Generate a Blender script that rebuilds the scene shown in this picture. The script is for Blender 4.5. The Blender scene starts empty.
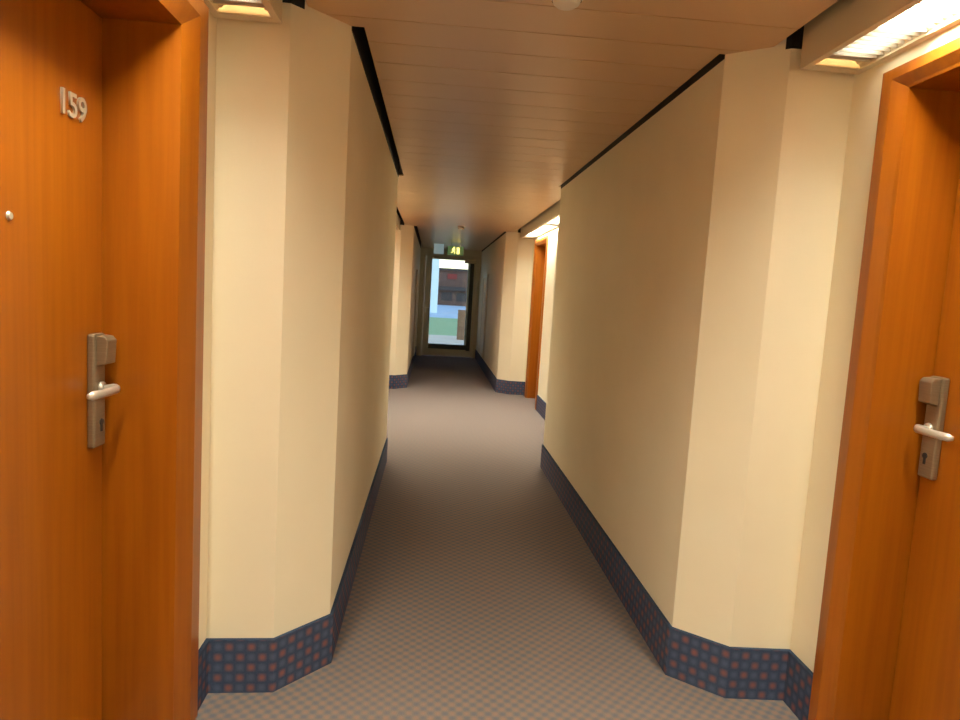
import bpy, bmesh, math
from mathutils import Vector, Matrix
C = bpy.context.scene.collection
H = 1.5            # eye height before the final metric scale
S = 0.93           # final metric scale of the place

# ------------------------------------------------------------------ materials
def srgb(r, g, b):
    f = lambda c: c/12.92 if c <= 0.04045 else ((c+0.055)/1.055)**2.4
    return (f(r/255), f(g/255), f(b/255), 1)

def new_mat(name, col=(.8,.8,.8,1), rough=.5, metal=0., spec=.5):
    m = bpy.data.materials.new(name); m.use_nodes = True
    b = m.node_tree.nodes['Principled BSDF']
    b.inputs['Base Color'].default_value = col
    b.inputs['Roughness'].default_value = rough
    b.inputs['Metallic'].default_value = metal
    b.inputs['Specular IOR Level'].default_value = spec
    return m, m.node_tree, b

def noise_tint(m, nt, b, c1, c2, scale=(1,1,1), nscale=5, detail=4, bump=0.0, bdist=.001):
    tc = nt.nodes.new('ShaderNodeTexCoord'); mp = nt.nodes.new('ShaderNodeMapping')
    mp.inputs['Scale'].default_value = scale
    nz = nt.nodes.new('ShaderNodeTexNoise'); nz.inputs['Scale'].default_value = nscale; nz.inputs['Detail'].default_value = detail
    cr = nt.nodes.new('ShaderNodeValToRGB')
    cr.color_ramp.elements[0].color = c1; cr.color_ramp.elements[1].color = c2
    cr.color_ramp.elements[0].position = .3; cr.color_ramp.elements[1].position = .7
    nt.links.new(tc.outputs['Object'], mp.inputs[0]); nt.links.new(mp.outputs[0], nz.inputs['Vector'])
    nt.links.new(nz.outputs[0], cr.inputs[0]); nt.links.new(cr.outputs[0], b.inputs['Base Color'])
    if bump:
        bp = nt.nodes.new('ShaderNodeBump'); bp.inputs['Strength'].default_value = bump; bp.inputs['Distance'].default_value = bdist
        nt.links.new(nz.outputs[0], bp.inputs['Height']); nt.links.new(bp.outputs[0], b.inputs['Normal'])
    return m

def mat_noise(name, c1, c2, rough=.5, metal=0, spec=.5, **k):
    m, nt, b = new_mat(name, c1, rough, metal, spec)
    return noise_tint(m, nt, b, c1, c2, **k)

M = {}
M['wall'] = mat_noise('cream_wall_paint', (.84,.745,.56,1), (.87,.775,.59,1), rough=.6, spec=.3, nscale=3, bump=.0)
M['wood'] = mat_noise('orange_beech_veneer', (.26,.066,.002,1), (.325,.092,.003,1), rough=.36, spec=.45,
                      scale=(26,26,1.1), nscale=1.6, detail=6)
M['gap_shade'] = new_mat('painted_gap_shade', (.008,.007,.006,1), .7)[0]  # black that paints the darkness above the ceiling edge
M['seam'] = new_mat('dark_rubber', (.02,.012,.008,1), .8)[0]
M['satin_steel'] = mat_noise('satin_nickel', (.26,.19,.115,1), (.31,.23,.145,1), rough=.42, metal=.6, scale=(1,1,40), nscale=6)
M['polished'] = new_mat('polished_nickel', (.92,.88,.80,1), .28, .75)[0]
M['digit'] = new_mat('brushed_aluminium_digits', (.62,.56,.44,1), .4, .5)[0]
M['lamp_box'] = new_mat('beige_lamp_enamel', (.68,.57,.40,1), .45)[0]
M['added_louver_white'] = new_mat('white_added_louver', (.55,.50,.42,1), .5)[0]  # for the blades added to shape the lamp light
M['detector'] = new_mat('ivory_plastic', (.72,.68,.60,1), .4)[0]
M['grey_frame'] = new_mat('beige_grey_frame_paint', (.80,.70,.52,1), .45)[0]
M['dark_frame'] = new_mat('dark_green_grey_frame', (.05,.06,.055,1), .5)[0]
M['pale_frame'] = new_mat('pale_door_frame_paint', (.75,.68,.55,1), .45)[0]
M['concrete'] = mat_noise('pale_terrace_concrete', (.80,.66,.46,1), (.86,.74,.54,1), rough=.8, nscale=2)
M['lawn'] = mat_noise('green_lawn', (.34,.50,.20,1), (.42,.58,.27,1), rough=.9, nscale=8)
M['road'] = mat_noise('yard_with_painted_sky_blue', (.48,.62,.70,1), (.58,.70,.78,1), rough=.6, nscale=1)  # blue of the reflected sky is put into this base colour
M['brown_brick'] = mat_noise('brown_facade', (.13,.075,.055,1), (.18,.10,.075,1), rough=.8, nscale=3)
M['dark_band'] = new_mat('dark_window_band', (.03,.028,.03,1), .4)[0]
M['red'] = new_mat('dark_red_sign_paint', (.28,.03,.02,1), .6)[0]
M['white_render'] = mat_noise('white_render', (.86,.99,.93,1), (.9,1,.96,1), rough=.8, nscale=2)
M['post'] = mat_noise('brown_post_wood', (.22,.12,.06,1), (.3,.17,.09,1), rough=.7, scale=(8,8,1), nscale=3)


# glossy painted metal ceiling
m, nt, b = new_mat('glossy_metal_ceiling_panels', (.62,.42,.25,1), .34, .32)
M['ceiling'] = m
# glass
m, nt, b = new_mat('clear_glass', (.95,1,.98,1), .0); b.inputs['Transmission Weight'].default_value = 1; b.inputs['IOR'].default_value = 1.45
M['glass'] = m

def emit(name, col, strength):
    m, nt, b = new_mat(name, (.8,.8,.8,1), .4)
    b.inputs['Emission Color'].default_value = col; b.inputs['Emission Strength'].default_value = strength
    return m
LAMP_COL = (1.0, .98, .79, 1)
M['lit_diffuser'] = emit('lit_ribbed_diffuser', LAMP_COL, 98)
M['dim_diffuser'] = emit('faintly_lit_diffuser_end', LAMP_COL, 7)
M['diffuser'] = new_mat('frosted_ribbed_diffuser', (.62,.52,.38,1), .35)[0]
M['pale_blue'] = emit('pale_blue_reflection_glow', (.5,.8,.9,1), .22)  # glow stands in for a daylight reflection, not a lamp
M['exit_green'] = emit('exit_sign_green', (.03,.30,.08,1), .25)
M['exit_white'] = emit('exit_sign_white', (1.,.85,.2,1), 2.2)

# --- carpets: lattice of small dots
def lattice(nt, u_expr, v_expr, cell, pw):
    """returns (positive dots, negative dots) sockets of sin(u)sin(v)"""
    def mnode(op, a, bb=None):
        n = nt.nodes.new('ShaderNodeMath'); n.operation = op
        for i, v in enumerate((a, bb)):
            if v is None: continue
            if isinstance(v, (int, float)): n.inputs[i].default_value = v
            else: nt.links.new(v, n.inputs[i])
        return n.outputs[0]
    k = 2*math.pi/cell
    s = mnode('MULTIPLY', mnode('SINE', mnode('MULTIPLY', u_expr, k)), mnode('SINE', mnode('MULTIPLY', v_expr, k)))
    p = mnode('POWER', mnode('MAXIMUM', s, 0.0), pw)
    q = mnode('POWER', mnode('MAXIMUM', mnode('MULTIPLY', s, -1.0), 0.0), pw)
    return p, q, mnode

def mixc(nt, fac, a, b):
    n = nt.nodes.new('ShaderNodeMix'); n.data_type = 'RGBA'
    if isinstance(fac, float): n.inputs['Factor'].default_value = fac
    else: nt.links.new(fac, n.inputs['Factor'])
    for i, v in ((6, a), (7, b)):
        if isinstance(v, tuple): n.inputs[i].default_value = v
        else: nt.links.new(v, n.inputs[i])
    return n.outputs[2]

m, nt, b = new_mat('patterned_floor_carpet', (.2,.2,.2,1), .95, 0, .1)
tc = nt.nodes.new('ShaderNodeTexCoord'); sp = nt.nodes.new('ShaderNodeSeparateXYZ'); nt.links.new(tc.outputs['Object'], sp.inputs[0])
p, q, mm = lattice(nt, sp.outputs[0], sp.outputs[1], .048, .8)
nz = nt.nodes.new('ShaderNodeTexNoise'); nz.inputs['Scale'].default_value = 260; nt.links.new(tc.outputs['Object'], nz.inputs['Vector'])
base = mixc(nt, nz.outputs[0], (.140,.119,.109,1), (.205,.177,.163,1))
c = mixc(nt, mm('MULTIPLY', p, .55), base, (.31,.165,.12,1)); c = mixc(nt, mm('MULTIPLY', q, .6), c, (.085,.105,.155,1))
nt.links.new(c, b.inputs['Base Color'])
bp = nt.nodes.new('ShaderNodeBump'); bp.inputs['Strength'].default_value = .3; bp.inputs['Distance'].default_value = .002
nt.links.new(nz.outputs[0], bp.inputs['Height']); nt.links.new(bp.outputs[0], b.inputs['Normal'])
M['carpet'] = m

m, nt, b = new_mat('navy_dotted_skirting_carpet', (.02,.04,.1,1), .9, 0, .15)
tc = nt.nodes.new('ShaderNodeTexCoord'); sp = nt.nodes.new('ShaderNodeSeparateXYZ'); nt.links.new(tc.outputs['Object'], sp.inputs[0])
nt.links.new(tc.outputs['UV'], sp.inputs[0])
p, q, mm = lattice(nt, sp.outputs[0], sp.outputs[1], .078, 1.4)
nz = nt.nodes.new('ShaderNodeTexNoise'); nz.inputs['Scale'].default_value = 200; nt.links.new(tc.outputs['Object'], nz.inputs['Vector'])
base = mixc(nt, nz.outputs[0], (.022,.037,.075,1), (.045,.070,.125,1))
c = mixc(nt, mm('MULTIPLY', p, .7), base, (.28,.09,.065,1)); c = mixc(nt, mm('MULTIPLY', q, .5), c, (.10,.12,.20,1))
nt.links.new(c, b.inputs['Base Color'])
M['skirting'] = m

# ------------------------------------------------------------------ geometry helpers
def put(bm, name, mat, parent=None, bevel=0, smooth=False, recalc=True):
    if recalc: bmesh.ops.recalc_face_normals(bm, faces=bm.faces[:])
    me = bpy.data.meshes.new(name); bm.to_mesh(me); bm.free()
    me.materials.append(M[mat] if isinstance(mat, str) else mat)
    o = bpy.data.objects.new(name, me); C.objects.link(o)
    if parent: o.parent = parent
    if smooth:
        for p_ in me.polygons: p_.use_smooth = True
    if bevel:
        md = o.modifiers.new('bevel', 'BEVEL'); md.width = bevel; md.segments = 2; md.limit_method = 'ANGLE'; md.angle_limit = math.radians(40)
    return o

def box(bm, a, b):
    lo = [min(a[i], b[i]) for i in range(3)]; hi = [max(a[i], b[i]) for i in range(3)]
    v = [bm.verts.new((x, y, z)) for x in (lo[0], hi[0]) for y in (lo[1], hi[1]) for z in (lo[2], hi[2])]
    for f in ((0,1,3,2),(4,6,7,5),(0,4,5,1),(2,3,7,6),(0,2,6,4),(1,5,7,3)): bm.faces.new([v[i] for i in f])

def prism(bm, pts, z0, z1):
    lo = [bm.verts.new((x, y, z0)) for x, y in pts]; hi = [bm.verts.new((x, y, z1)) for x, y in pts]
    n = len(pts)
    for i in range(n): bm.faces.new([lo[i], lo[(i+1)%n], hi[(i+1)%n], hi[i]])
    from mathutils.geometry import tessellate_polygon
    for t in tessellate_polygon([[Vector((x, y, 0)) for x, y in pts]]):
        bm.faces.new([lo[i] for i in t]); bm.faces.new([hi[i] for i in t])

def cyl(bm, a, b, r0, r1=None, n=24, cap=True):
    a = Vector(a); b = Vector(b); r1 = r0 if r1 is None else r1
    d = (b-a).normalized(); u = d.orthogonal().normalized(); w = d.cross(u)
    A = [bm.verts.new(a+(u*math.cos(t)+w*math.sin(t))*r0) for t in [2*math.pi*i/n for i in range(n)]]
    B = [bm.verts.new(b+(u*math.cos(t)+w*math.sin(t))*r1) for t in [2*math.pi*i/n for i in range(n)]]
    for i in range(n): bm.faces.new([A[i], A[(i+1)%n], B[(i+1)%n], B[i]])
    if cap: bm.faces.new(A); bm.faces.new(B)

def lathe(bm, prof, cx, cy, n=40):
    rings = []
    for r, z in prof:
        rings.append([bm.verts.new((cx+r*math.cos(2*math.pi*i/n), cy+r*math.sin(2*math.pi*i/n), z)) for i in range(n)])
    for A, B in zip(rings, rings[1:]):
        for i in range(n): bm.faces.new([A[i], A[(i+1)%n], B[(i+1)%n], B[i]])
    bm.faces.new(rings[0]); bm.faces.new(rings[-1])

def tube(bm, pts, rx, rz, n=14):
    """elliptic section (rx across, rz vertical) swept along pts in the horizontal plane"""
    P = [Vector(p_) for p_ in pts]; rings = []
    for i, p_ in enumerate(P):
        d = (P[min(i+1, len(P)-1)] - P[max(i-1, 0)]).normalized()
        s_ = d.cross(Vector((0,0,1))).normalized(); up = s_.cross(d)
        k = .55 if i in (0, len(P)-1) else 1
        rings.append([bm.verts.new(p_ + s_*math.cos(2*math.pi*j/n)*rx*k + up*math.sin(2*math.pi*j/n)*rz*k) for j in range(n)])
    for A, B in zip(rings, rings[1:]):
        for j in range(n): bm.faces.new([A[j], A[(j+1)%n], B[(j+1)%n], B[j]])
    bm.faces.new(rings[0]); bm.faces.new(rings[-1])

def tag(o, label, cat, kind=None, group=None):
    o['label'] = label; o['category'] = cat
    if kind: o['kind'] = kind
    if group: o['group'] = group
    return o

def empty(name, loc, label, cat, kind=None, group=None):
    o = bpy.data.objects.new(name, None); C.objects.link(o); o.location = loc; o.empty_display_size = .1
    return tag(o, label, cat, kind, group)

def child(bm, name, mat, root, **k):
    """geometry given in world coordinates, stored relative to its thing's empty"""
    top = root
    off = Vector(root.location)
    if root.parent: off = Vector(root.parent.location)
    bmesh.ops.translate(bm, verts=bm.verts[:], vec=-off)
    return put(bm, name, mat, root, **k)

# ------------------------------------------------------------------ the plan
ZC = 2.43            # ceiling
PER = 7.47           # length of one corridor bay
END = 15.0; REAR = -3.2

# wall line of the left side; d = distance set back from corridor wall (0 at corridor, .41 in alcove)
def side_line(doors, CY):
    """(d, y) from the end wall towards the viewer and beyond; door = y of far jamb"""
    L = [(0, END)]
    for k in (1, 0):
        y = k*PER
        L += [(0, y+CY), (.175, y+2.33), (.41, y+2.32)]
        for dy in doors[k]:
            L += [(.41, dy+.05), (.70, dy+.05), (.70, dy-.90), (.41, dy-.90)]
        L += [(.41, y-1.62), (.175, y-1.63), (0, y-1.83)]
    L += [(0, REAR)]
    return L
DOORS = {0: [2.035], 1: [2.035+PER]}
CORN = {-1: 2.52, 1: 2.475}
XL, XR = -.345, 1.03
def to_side(L, s):
    return [((XL-d) if s < 0 else (XR+d), y) for d, y in L]

for s, nm in ((-1, 'left'), (1, 'right')):
    L = to_side(side_line(DOORS, CORN[s]), s)
    xo = XL-1.0 if s < 0 else XR+1.0
    bm = bmesh.new()
    prism(bm, L + [(xo, REAR), (xo, END)], -.05, 2.75)
    x0 = (XL-.41) if s < 0 else (XR+.41)
    for k in (0, 1):
        for dy in DOORS[k]:
            box(bm, (x0, dy+.05, 2.25), (x0+s*.29, dy-.90, 2.75))
    w = put(bm, 'wall_'+nm, 'wall')
    tag(w, 'cream painted corridor wall on the %s with angled corners and recessed door bays' % nm, 'wall', 'structure')

def offset_line(L, d, s):
    out = []
    for i, p_ in enumerate(L):
        P = Vector(p_)
        ns = []
        for a, b_ in ((i-1, i), (i, i+1)):
            if a < 0 or b_ >= len(L): continue
            t = (Vector(L[b_])-Vector(L[a])).normalized()
            n = Vector((t.y, -t.x)) * (-1)          # travelling towards -y
            ns.append(n*(-s) * -1 if False else n)
        # keep the normals that face the corridor
        n = ns[0] if len(ns) == 1 else (ns[0]+ns[1])
        if len(ns) == 2:
            n = n / (1 + ns[0].dot(ns[1]))
        out.append(P + n*d)
    return out

def strip(L, s, d, z0, z1, name, mat):
    # travelling from end (y+) to viewer (y-): the corridor is to the LEFT on the left side (+x), RIGHT on the right side
    inn = offset_line(L, d if s < 0 else -d, s)
    bm = bmesh.new()
    n = len(L)
    a0 = [bm.verts.new((p_[0], p_[1], z0)) for p_ in L]; a1 = [bm.verts.new((p_[0], p_[1], z1)) for p_ in L]
    b0 = [bm.verts.new((p_[0], p_[1], z0)) for p_ in inn]; b1 = [bm.verts.new((p_[0], p_[1], z1)) for p_ in inn]
    uv = bm.loops.layers.uv.new('UVMap'); run = 0
    for i in range(n-1):
        nf = bm.faces.new([b0[i], b0[i+1], b1[i+1], b1[i]])
        nr = run + (inn[i+1]-inn[i]).length
        for lp_, c_ in zip(nf.loops, ((run, z0), (nr, z0), (nr, z1), (run, z1))): lp_[uv].uv = c_
        run = nr
        bm.faces.new([a1[i], a1[i+1], b1[i+1], b1[i]])
        bm.faces.new([a0[i], a0[i+1], b0[i+1], b0[i]]); bm.faces.new([a0[i], a0[i+1], a1[i+1], a1[i]])
    for i in (0, n-1): bm.faces.new([a0[i], b0[i], b1[i], a1[i]])
    return bm

CF = {-1: .15, 1: .10}
CASE_N = .855+.12      # casing reach beyond the far jamb line / towards the viewer
tn = 1
for s, nm in ((-1, 'left'), (1, 'right')):
    runs = []
    for k in (1, 0):
        y = k*PER
        start = [(0, END)] if k == 1 else [(.41, PER+2.035-CASE_N), (.41, PER-1.62), (.175, PER-1.63), (0, PER-1.83)]
        runs.append(start + [(0, y+CORN[s]), (.175, y+2.33), (.41, y+2.32), (.41, y+2.035+CF[s])])
    runs.append([(.41, 2.035-CASE_N), (.41, -1.62), (.175, -1.63), (0, -1.83), (0, REAR)])
    full = bmesh.new()
    for r in runs:
        bb = strip(to_side(r, s), s, .013, 0.0, .203, 'x', 'skirting')
        me = bpy.data.meshes.new('t'); bb.to_mesh(me); bb.free(); full.from_mesh(me); bpy.data.meshes.remove(me)
    o = put(full, 'baseboard_'+nm, 'skirting')
    tag(o, 'navy carpeted skirting with red dots along the foot of the %s wall' % nm, 'baseboard', 'structure')
    # black strip painting in the shade of the gap above the wall tops
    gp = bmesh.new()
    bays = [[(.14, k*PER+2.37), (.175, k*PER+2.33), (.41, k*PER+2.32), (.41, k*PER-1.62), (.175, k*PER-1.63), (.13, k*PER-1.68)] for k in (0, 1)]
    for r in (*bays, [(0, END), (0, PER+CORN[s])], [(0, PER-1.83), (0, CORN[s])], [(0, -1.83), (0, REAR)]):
        bb = strip(to_side(r, s), s, .003, 2.415, 2.74, 'x', 'gap_shade')
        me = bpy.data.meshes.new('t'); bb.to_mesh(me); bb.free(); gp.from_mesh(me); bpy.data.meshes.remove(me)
    o = put(gp, 'trim_%d' % tn, 'gap_shade')
    tag(o, 'black strip painted for the shade between the %s wall top and the ceiling panels' % nm, 'trim', 'structure'); tn += 1

# floor, upper slab, rear wall
bm = bmesh.new(); box(bm, (-1.4, REAR-.1, -.06), (2.1, END+.12, 0))
tag(put(bm, 'floor', 'carpet'), 'grey-brown corridor carpet with rows of small blue and orange dots', 'floor', 'structure')
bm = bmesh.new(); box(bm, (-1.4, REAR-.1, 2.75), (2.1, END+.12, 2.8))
tag(put(bm, 'trim_3', 'gap_shade'), 'dark slab above the suspended ceiling seen through the edge gaps', 'trim', 'structure')
bm = bmesh.new(); box(bm, (-1.4, REAR-.1, -.05), (2.1, REAR, 2.75))
tag(put(bm, 'wall_rear', 'wall'), 'cream wall closing the corridor behind the viewpoint', 'wall', 'structure')

# ceiling of crosswise metal panels
bm = bmesh.new()
def half_widths(y, s):
    """set-back of the ceiling edge from the corridor wall line at y"""
    for k in (1, 0):
        f = y - k*PER
        c = CORN[s]; fe = c - (c-2.33)*.13/.175
        if f > c or f < -1.83: continue
        if f > fe: return (c-f)/(c-2.33)*.175
        if f < -1.68: return (f+1.83)/.15*.13
        return .13
    return -.045 if s < 0 else -.022
y = 2.207 - .225*24
gap = .0045; t = .012
def panel(y0, y1):
    ks = {y0, y1}
    for k in (0, 1):
        for c in CORN.values():
            for v in (c, c-(c-2.33)*.13/.175, -1.68, -1.83):
                if y0 < k*PER+v < y1: ks.add(k*PER+v)
    ks = sorted(ks)
    for a, b_ in zip(ks, ks[1:]):
        e = 1e-5
        pts = [(XL-half_widths(a+e, -1), a), (XR+half_widths(a+e, 1), a), (XR+half_widths(b_-e, 1), b_), (XL-half_widths(b_-e, -1), b_)]
        prism(bm, pts, ZC, ZC+t)
while y < END:
    a, b_ = max(y+gap/2, REAR), min(y+.225-gap/2, END)
    if b_ > a: panel(a, b_)
    y += .225
o = put(bm, 'ceiling', 'ceiling')
tag(o, 'suspended ceiling of glossy beige metal panels laid across the corridor', 'ceiling', 'structure')

# ------------------------------------------------------------------ room doors
def text_mesh(txt, size, depth):
    cu = bpy.data.curves.new('digits', 'FONT'); cu.body = txt; cu.size = size; cu.extrude = depth; cu.offset = size*.012
    cu.align_x = 'LEFT'; cu.resolution_u = 6
    ob = bpy.data.objects.new('digits', cu); C.objects.link(ob)
    dg = bpy.context.evaluated_depsgraph_get(); dg.update()
    me = bpy.data.meshes.new_from_object(ob.evaluated_get(dg)); bpy.data.objects.remove(ob)
    return me

def make_door(n, s, yj, label, number=None, hardware=True):
    U = .222 if s < 0 else .203
    w0 = CF[s]
    xw = (XL-.41) if s < 0 else (XR+.41)
    X_ = lambda u: xw + s*u                 # u = depth behind the bay wall
    yn = yj - .855                            # near jamb
    zt = 2.215
    root = empty('door_%d' % n, (X_(U), (yj+yn)/2, 0), label, 'door', 'structure')
    # frame: casing + lining, one moulded U section
    bm = bmesh.new()
    prof = [(0, w0), (-.020, w0-.003), (-.020, w0*.52), (-.017, w0*.46), (.002, .012), (.006, .0), (.245, 0), (.245, .03), (.03, .045), (.03, w0)]
    # (u, outward distance from the opening)
    def ring(u, w):
        return [(X_(u), yj+w, 0), (X_(u), yj+w, zt+w*.72), (X_(u), yn-w, zt+w*.72), (X_(u), yn-w, 0)]
    rs = [[bm.verts.new(p_) for p_ in ring(u, w)] for u, w in prof]
    m_ = len(rs)
    for i in range(m_):
        A, B = rs[i], rs[(i+1) % m_]
        for j in range(3): bm.faces.new([A[j], A[j+1], B[j+1], B[j]])
    for j in (0, 3): bm.faces.new([r[j] for r in rs])
    fr = child(bm, 'door_frame', 'wood', root)
    # dark rebate seal behind the leaf
    bm = bmesh.new(); box(bm, (X_(U+0.0130), yj+.02, 0), (X_(U+0.0210), yn-.02, zt+.02)); child(bm, 'door_seal', 'seam', root)
    # leaf
    g = .005
    bm = bmesh.new(); box(bm, (X_(U+0.0000), yj-g, .008), (X_(U+0.0125), yn+g, zt-g))
    leaf = child(bm, 'door_leaf', 'wood', root, bevel=.0015)
    if not hardware: return root
    # lock plate
    pl0, pl1 = (yj-.096, yj-.030) if s < 0 else (yj-.080, yj-.016)
    bm = bmesh.new(); box(bm, (X_(U+0.0000), pl0, .985), (X_(U-0.0220), pl1, 1.318))
    lp = child(bm, 'lock_plate', 'satin_steel', root, bevel=.006)
    bm = bmesh.new()
    # card reader head: wedge, deeper than the plate
    a = [(X_(U-0.0210), 1.225), (X_(U-0.0490), 1.232), (X_(U-0.0530), 1.300), (X_(U-0.0430), 1.312), (X_(U-0.0210), 1.314)]
    A = [bm.verts.new((x, pl0+.012, z)) for x, z in a]; B = [bm.verts.new((x, pl1+.002, z)) for x, z in a]
    for i in range(len(a)): bm.faces.new([A[i], A[(i+1)%5], B[(i+1)%5], B[i]])
    bm.faces.new(A); bm.faces.new(B)
    child(bm, 'card_reader', 'satin_steel', lp, bevel=.003)
    # lever
    zc = 1.160 if s < 0 else 1.148; yc = (pl0+pl1)/2+.006
    bm = bmesh.new()
    cyl(bm, (X_(U-0.0210), yc, zc), (X_(U-0.0290), yc, zc), .019, .017)
    pts = [(X_(U-.025), yc, zc), (X_(U-.055), yc, zc), (X_(U-.066), yc-.003, zc), (X_(U-.073), yc-.012, zc), (X_(U-.076), yc-.028, zc),
           (X_(U-.074), yc-.060, zc-.001), (X_(U-.068), yc-.095, zc-.002), (X_(U-.060), yc-.128, zc-.003), (X_(U-.055), yc-.142, zc-.003)]
    tube(bm, pts, .008, .0125)
    child(bm, 'door_handle', 'polished', lp, smooth=True)['label'] = 'polished nickel lever handle'
    # profile cylinder
    bm = bmesh.new(); cyl(bm, (X_(U-0.0210), yc, 1.058), (X_(U-0.0250), yc, 1.058), .0095); box(bm, (X_(U-0.0210), yc-.0045, 1.052), (X_(U-0.0245), yc+.0045, 1.030))
    child(bm, 'keyhole', 'seam', lp)
    # peephole
    bm = bmesh.new(); cyl(bm, (X_(U+0.0005), (yj+yn)/2-.005, 1.612), (X_(U-0.0050), (yj+yn)/2-.005, 1.612), .011, .008)
    child(bm, 'peephole', 'digit', root)
    if number:
        me = text_mesh(number, .083, .003)
        xs = [v.co.x for v in me.vertices]; k = .118/(max(xs)-min(xs)); x0 = min(xs)
        bm = bmesh.new(); bm.from_mesh(me); bpy.data.meshes.remove(me)
        for v in bm.verts:
            lx, ly, lz = v.co
            v.co = (X_(U+0.0000) + .003 + lz, 1.815+(lx-x0)*k, 1.897+ly*1.08)
        child(bm, 'room_number', 'digit', root)['label'] = 'metal digits reading 159'
    return root

make_door(1, -1, 2.035, 'orange wood door on the left with room number 159 and lever handle', number='159')
make_door(2, 1, 2.035, 'orange wood door at the right edge with card lock and lever handle')
make_door(3, 1, 2.035+PER, 'orange wood door far along the right side under the second lamp', hardware=True)
make_door(4, -1, 2.035+PER, 'orange wood door in the far left bay behind the corridor wall', hardware=True)

# ------------------------------------------------------------------ strip lamps
def make_lamp(s, k, label):
    xw = (XL-.41) if s < 0 else (XR+.41)
    X_ = lambda u: xw + s*u                 # negative u = into the bay
    y0, y1 = k*PER-1.60, k*PER+2.295
    root = empty('strip_lamp', (X_(-.11), (y0+y1)/2, 2.335), label, 'lamp', None, 'strip lamps above the room doors')
    zb, ztp = 2.335, 2.485
    xa, xb = X_(0), X_(-.215)
    bm = bmesh.new()
    zl = zb+.006
    box(bm, (xb, y0, zl), (X_(-.209), y1, ztp)); box(bm, (X_(-.006), y0, zl), (xa, y1, ztp))
    box(bm, (X_(-.209), y0, ztp-.006), (X_(-.006), y1, ztp))
    box(bm, (X_(-.209), y1-.006, zl), (X_(-.006), y1, ztp-.006)); box(bm, (X_(-.209), y0, zl), (X_(-.006), y0+.006, ztp-.006))
    # bottom rim: one frame with the opening in it
    ro = [(xb, y0), (xa, y0), (xa, y1), (xb, y1)]; ri = [(X_(-.192), y0+.04), (X_(-.026), y0+.04), (X_(-.026), y1-.04), (X_(-.192), y1-.04)]
    V = [[bm.verts.new((x, y, z)) for x, y in r_] for r_, z in ((ro, zb), (ri, zb), (ri, zl), (ro, zl))]
    for a in range(4):
        A, B = V[a], V[(a+1) % 4]
        for q_ in range(4): bm.faces.new([A[q_], A[(q_+1) % 4], B[(q_+1) % 4], B[q_]])
    child(bm, 'lamp_housing', 'lamp_box', root)
    # ribbed trough above the rim; its middle band is lit by the tubes
    def ribs(ya, yb, name, mat, ua, ub, z0, z1):
        bm = bmesh.new(); n = max(2, round(abs(ub-ua)/.013)); prev = None
        for i in range(2*n+1):
            t_ = i/(2*n); x = X_(-(ua+(ub-ua)*t_)); z = zb + z0+(z1-z0)*t_ + (.005 if i % 2 else 0)
            cur = (bm.verts.new((x, ya, z)), bm.verts.new((x, yb, z)))
            if prev: bm.faces.new([prev[0], prev[1], cur[1], cur[0]])
            prev = cur
        child(bm, name, mat, root)
    ye, yf = y1-.04, y0+.04
    ribs(yf, ye, 'reflector', 'diffuser', .196, .160, .008, .028)
    ribs(yf, ye, 'reflector', 'diffuser', .022, .05, .008, .028)
    LIT = 1.5; OFF = .33
    ribs(ye-OFF, ye-.11, 'diffuser_end', 'dim_diffuser', .05, .160, .028, .028)
    ribs(ye-.11, ye, 'diffuser_end', 'diffuser', .05, .160, .028, .028)
    ribs(ye-OFF-LIT, ye-OFF, 'diffuser', 'lit_diffuser', .05, .160, .028, .028)
    ribs(ye-OFF-LIT-.25, ye-OFF-LIT, 'diffuser_end', 'diffuser', .05, .160, .028, .028)
    ribs(yf+OFF, ye-OFF-LIT-.25, 'diffuser', 'lit_diffuser', .05, .160, .028, .028)
    bm = bmesh.new(); yy_ = ye-.06
    while yy_ > yf+.05:
        box(bm, (X_(-.190), yy_-.001, zb+.007), (X_(-.028), yy_+.001, zb+.026)); yy_ -= .032
    child(bm, 'added_louver', 'added_louver_white', root)  # blades added to keep lamp light off the upper wall faces
    ribs(yf, yf+OFF, 'diffuser_end', 'diffuser', .05, .160, .028, .028)
    return root
make_lamp(1, 0, 'long beige strip lamp above the door at the right edge, brightly lit')
make_lamp(-1, 0, 'long beige strip lamp above door 159 at the top left')
make_lamp(1, 1, 'lit strip lamp above the far orange door on the right')
make_lamp(-1, 1, 'strip lamp in the far left bay, mostly hidden by the wall')

# ------------------------------------------------------------------ smoke detectors
def detector(x, y, label):
    root = empty('smoke_detector', (x, y, ZC), label, 'smoke detector', None, 'smoke detectors on the ceiling')
    bm = bmesh.new(); lathe(bm, [(.054, ZC), (.056, ZC-.004), (.055, ZC-.014), (.046, ZC-.018)], x, y); child(bm, 'detector_base', 'detector', root, smooth=False)
    bm = bmesh.new(); lathe(bm, [(.044, ZC-.016), (.044, ZC-.024), (.040, ZC-.034), (.030, ZC-.042), (.014, ZC-.046), (.003, ZC-.047)], x, y)
    child(bm, 'detector_head', 'detector', root, smooth=True)
    bm = bmesh.new()
    for i in range(16):
        a = 2*math.pi*i/16
        cyl(bm, (x+.040*math.cos(a), y+.040*math.sin(a), ZC-.0235), (x+.0455*math.cos(a), y+.0455*math.sin(a), ZC-.0235), .0035, n=6)
    child(bm, 'detector_vents', 'seam', root)
detector(.36, 2.10, 'round ivory smoke detector on the ceiling at the top of the picture')
detector(.345, 9.65, 'small smoke detector far down the ceiling before the exit sign')

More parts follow.
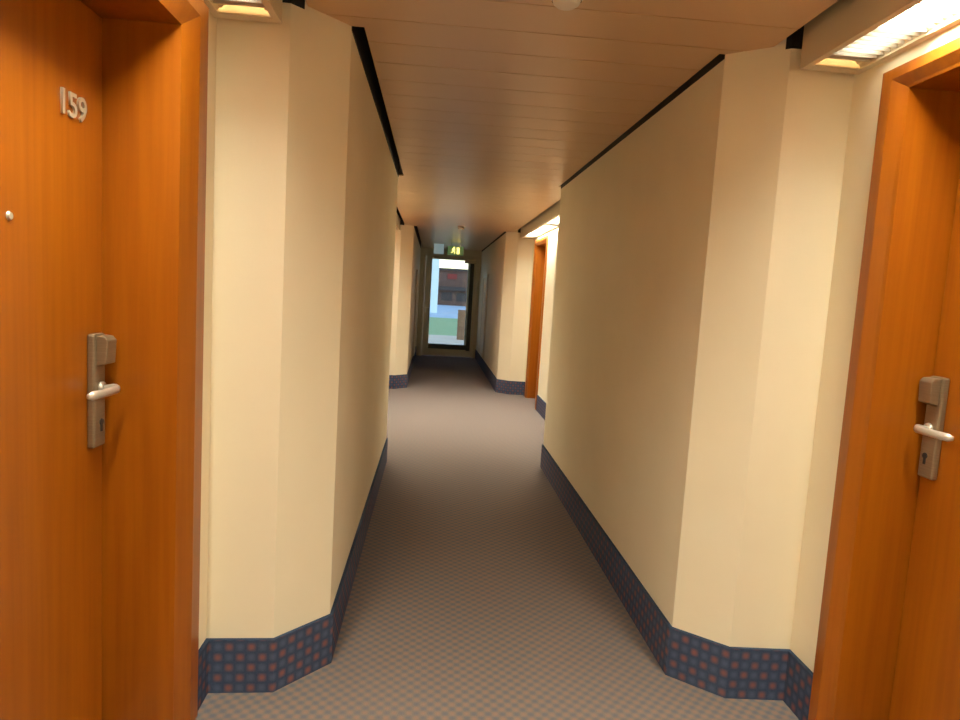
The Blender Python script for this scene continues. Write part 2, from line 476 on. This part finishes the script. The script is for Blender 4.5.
# ------------------------------------------------------------------ end wall and glazed door
gx0, gx1, gz0, gz1 = -.07, .89, .155, 2.20
dx0, dx1, dz1 = -.26, .985, 2.30
bm = bmesh.new()
box(bm, (-1.4, END, -.05), (dx0, END+.12, 2.75)); box(bm, (dx1, END, -.05), (2.1, END+.12, 2.75)); box(bm, (dx0, END, dz1), (dx1, END+.12, 2.75))
tag(put(bm, 'wall_end', 'wall'), 'cream wall around the glazed door at the corridor end', 'wall', 'structure')
root = empty('door_5', ((dx0+dx1)/2, END+.03, 0), 'glazed exit door at the corridor end with daylight behind it', 'door', 'structure')
bm = bmesh.new()
box(bm, (dx0, END-.015, 0), (dx0+.05, END+.10, dz1)); box(bm, (dx1-.05, END-.015, 0), (dx1, END+.10, dz1)); box(bm, (dx0+.05, END-.015, dz1-.05), (dx1-.05, END+.10, dz1))
child(bm, 'door_frame', 'grey_frame', root, bevel=.004)
bm = bmesh.new()
a, b_, c_ = dx0+.052, dx1-.052, dz1-.052
box(bm, (a, END+.01, .01), (gx0, END+.06, c_)); box(bm, (gx1-.01, END+.01, .01), (b_, END+.06, c_))
box(bm, (gx0, END+.01, .01), (gx1-.01, END+.06, gz0+.02)); box(bm, (gx0, END+.01, gz1), (gx1-.01, END+.06, c_))
leaf = child(bm, 'door_leaf', 'grey_frame', root, bevel=.003)
bm = bmesh.new()
box(bm, (gx1-.10, END-.002, gz0), (gx1-.01, END+.065, gz1)); box(bm, (gx0, END-.002, gz0+.02), (gx1-.10, END+.065, gz0+.13))
child(bm, 'glazing_bead', 'dark_frame', root)['label'] = 'dark bead along the right and bottom of the glass'
bm = bmesh.new(); box(bm, (gx1-.145, END+.0, gz0+.13), (gx1-.10, END+.06, gz1-.02))
child(bm, 'glass_edge_strip', 'white_render', root)['label'] = 'pale strip along the right edge of the glass'
bm = bmesh.new(); box(bm, (gx0+.002, END+.032, gz0+.132), (gx1-.147, END+.038, gz1-.002)); child(bm, 'glass_pane', 'glass', root)
bm = bmesh.new()
box(bm, (-.185, END+.008, .98), (-.155, END+.012, 1.16)); cyl(bm, (-.17, END+.01, 1.09), (-.17, END-.04, 1.09), .009); cyl(bm, (-.175, END-.04, 1.09), (-.08, END-.04, 1.09), .009)
child(bm, 'door_handle', 'polished', leaf)
bm = bmesh.new(); box(bm, (.66, END-.045, 2.14), (.92, END+.008, 2.205)); child(bm, 'door_closer', 'digit', root, bevel=.004)
bm = bmesh.new(); box(bm, (.40, END-.03, 2.215), (.72, END-.018, 2.228)); child(bm, 'closer_arm', 'digit', root)

# pale door edges on both side walls near the end
for s, nm, y0, y1, n in ((-1, 'left', 12.5, 13.35, 6), (1, 'right', 12.75, 13.6, 7)):
    xw = XL if s < 0 else XR
    root = empty('door_%d' % n, (xw, (y0+y1)/2, 0), 'narrow pale service door on the %s wall near the corridor end' % nm, 'door', 'structure')
    bm = bmesh.new()
    for a, b_ in ((y0-.06, y0), (y1, y1+.06)): box(bm, (xw, a, .24), (xw-s*.03, b_, 1.86))
    box(bm, (xw, y0, 1.80), (xw-s*.03, y1, 1.86)); box(bm, (xw, y0, .24), (xw-s*.03, y1, .27))
    child(bm, 'door_frame', 'pale_frame', root, bevel=.003)
    bm = bmesh.new(); box(bm, (xw, y0, .27), (xw-s*.016, y1, 1.80)); child(bm, 'door_leaf', 'wall', root)

# exit sign, and a glowing panel painting in reflected daylight
root = empty('exit_sign', (.38, 13, ZC), 'lit green exit sign hanging above the glazed end door', 'sign')
bm = bmesh.new(); box(bm, (.225, 12.98, 2.20), (.535, 13.03, 2.37)); child(bm, 'sign_box', 'exit_green', root, bevel=.004)
for x in (.29, .47):
    bm = bmesh.new(); cyl(bm, (x, 13.005, 2.37), (x, 13.005, ZC), .006, n=10); child(bm, 'hanger', 'detector', root)
# running figure and arrow on the sign face
def plate(bm, pts, y, d=.003):
    A = [bm.verts.new((x, y, z)) for x, z in pts]; B = [bm.verts.new((x, y-d, z)) for x, z in pts]
    for i in range(len(pts)): bm.faces.new([A[i], A[(i+1)%len(pts)], B[(i+1)%len(pts)], B[i]])
    bm.faces.new(A); bm.faces.new(B)
bm = bmesh.new(); yy = 12.979
cyl(bm, (.352, yy, 2.345), (.352, yy-.003, 2.345), .011, n=14)
plate(bm, [(.335,2.33),(.352,2.333),(.350,2.285),(.330,2.285)], yy)
plate(bm, [(.332,2.288),(.345,2.288),(.372,2.262),(.366,2.222),(.356,2.222),(.358,2.258)], yy)
plate(bm, [(.330,2.288),(.342,2.285),(.326,2.248),(.295,2.244),(.295,2.254),(.318,2.258)], yy)
plate(bm, [(.350,2.33),(.380,2.305),(.375,2.298),(.350,2.315)], yy)
plate(bm, [(.336,2.33),(.312,2.312),(.314,2.290),(.321,2.292),(.321,2.308),(.337,2.318)], yy)
plate(bm, [(.405,2.225),(.455,2.225),(.455,2.345),(.405,2.345)], yy)
child(bm, 'pictogram', 'exit_white', root)['label'] = 'bright yellow-white running figure and doorway'
root = empty('reflection_panel', (.055, 13.3, ZC), 'glowing pale blue panel in place of a daylight reflection left of the exit sign', 'panel')
bm = bmesh.new(); box(bm, (-.045, 13.29, 2.22), (.155, 13.31, 2.42)); child(bm, 'reflection_board', 'pale_blue', root, bevel=.003)
for x in (.0, .11):
    bm = bmesh.new(); cyl(bm, (x, 13.3, 2.42), (x, 13.3, ZC), .005, n=8); child(bm, 'hanger', 'detector', root)

# ------------------------------------------------------------------ outside, seen through the glass
bm = bmesh.new(); box(bm, (-14, END+.12, -.10), (16, 22.5, -.02))
tag(put(bm, 'terrace', 'concrete'), 'pale concrete terrace just outside the glazed door', 'terrace', 'structure')
bm = bmesh.new(); box(bm, (-30, 22.5, -.10), (40, 37, -.02))
tag(put(bm, 'lawn', 'lawn'), 'short green lawn beyond the terrace', 'lawn', 'structure')
bm = bmesh.new(); box(bm, (-60, 37, -.10), (80, 140, -.02))
tag(put(bm, 'yard', 'road'), 'pale yard coloured with the blue of the reflected sky in front of the brown building', 'yard', 'structure')
root = empty('building', (6, 74, 0), 'low brown building with dark bands seen through the glazed door', 'building')
bm = bmesh.new(); box(bm, (.4, 70, -.02), (14, 80, 3.75)); child(bm, 'facade', 'brown_brick', root)
bm = bmesh.new(); box(bm, (.2, 69.4, 1.55), (14, 70, 1.95)); child(bm, 'canopy', 'dark_band', root)
bm = bmesh.new(); box(bm, (.2, 69.7, 3.62), (14.2, 80.2, 3.85)); child(bm, 'roof', 'dark_band', root)
for x in (.8, 2.4, 4.0): 
    bm = bmesh.new(); box(bm, (x, 69.95, .45), (x+1.1, 70, 1.35)); child(bm, 'window', 'dark_band', root)
bm = bmesh.new(); box(bm, (1.35, 69.9, 2.75), (2.35, 69.98, 3.30)); child(bm, 'sign', 'red', root)['label'] = 'dark red sign board'
bm = bmesh.new(); box(bm, (-3.2, 44, -.02), (.27, 44.5, 3.6))
tag(put(bm, 'garden_wall', 'white_render', bevel=.02), 'tall white rendered wall outside on the left of the glass', 'wall')
bm = bmesh.new(); box(bm, (.80, 20.8, -.02), (1.06, 21.06, .92)); 
for i in range(4): box(bm, (.79, 20.79, .1+i*.22), (1.07, 21.07, .12+i*.22))
tag(put(bm, 'wooden_post', 'post', bevel=.006), 'short brown wooden post outside on the terrace', 'post')

# ------------------------------------------------------------------ world
w = bpy.data.worlds.new('sky'); bpy.context.scene.world = w; w.use_nodes = True
nt = w.node_tree; bg = nt.nodes['Background']
sky = nt.nodes.new('ShaderNodeTexSky'); sky.sky_type = 'NISHITA'; sky.sun_disc = False; sky.sun_elevation = math.radians(60); sky.sun_rotation = math.radians(150)
sky.air_density = 1.2; sky.dust_density = .4
nt.links.new(sky.outputs[0], bg.inputs[0]); bg.inputs[1].default_value = .25

# ------------------------------------------------------------------ metric scale
seen = set()
for o in C.objects:
    o.location = Vector(o.location)*S
    if o.type == 'MESH' and o.data.name not in seen:
        seen.add(o.data.name); o.data.transform(Matrix.Scale(S, 4))
    for md in o.modifiers:
        if md.type == 'BEVEL': md.width *= S

# ------------------------------------------------------------------ camera
f = 658.
Yc = Vector((434-480, -(290-360), -f)).normalized()
D = Vector((100-480, -(6795-360), -f)).normalized()
Zc = -D; Zc = (Zc - Yc*Zc.dot(Yc)).normalized(); Xc = Yc.cross(Zc)
cam = bpy.data.cameras.new('camera'); co = bpy.data.objects.new('camera', cam); C.objects.link(co)
cam.sensor_width = 36; cam.lens = 36*f/960; cam.clip_start = .02; cam.clip_end = 500
R = Matrix((Xc, Yc, Zc)).to_4x4()
co.matrix_world = Matrix.Translation((0, 0, H*S)) @ R
bpy.context.scene.camera = co

vs = bpy.context.scene.view_settings
bpy.context.scene.display_settings.display_device = 'sRGB'
vs.view_transform = 'Standard'; vs.look = 'None'; vs.gamma = 1; vs.use_curve_mapping = False
vs.exposure = 0.12
cy = bpy.context.scene.cycles
cy.max_bounces = 12; cy.diffuse_bounces = 8; cy.glossy_bounces = 4; cy.sample_clamp_indirect = 6; cy.caustics_reflective = False
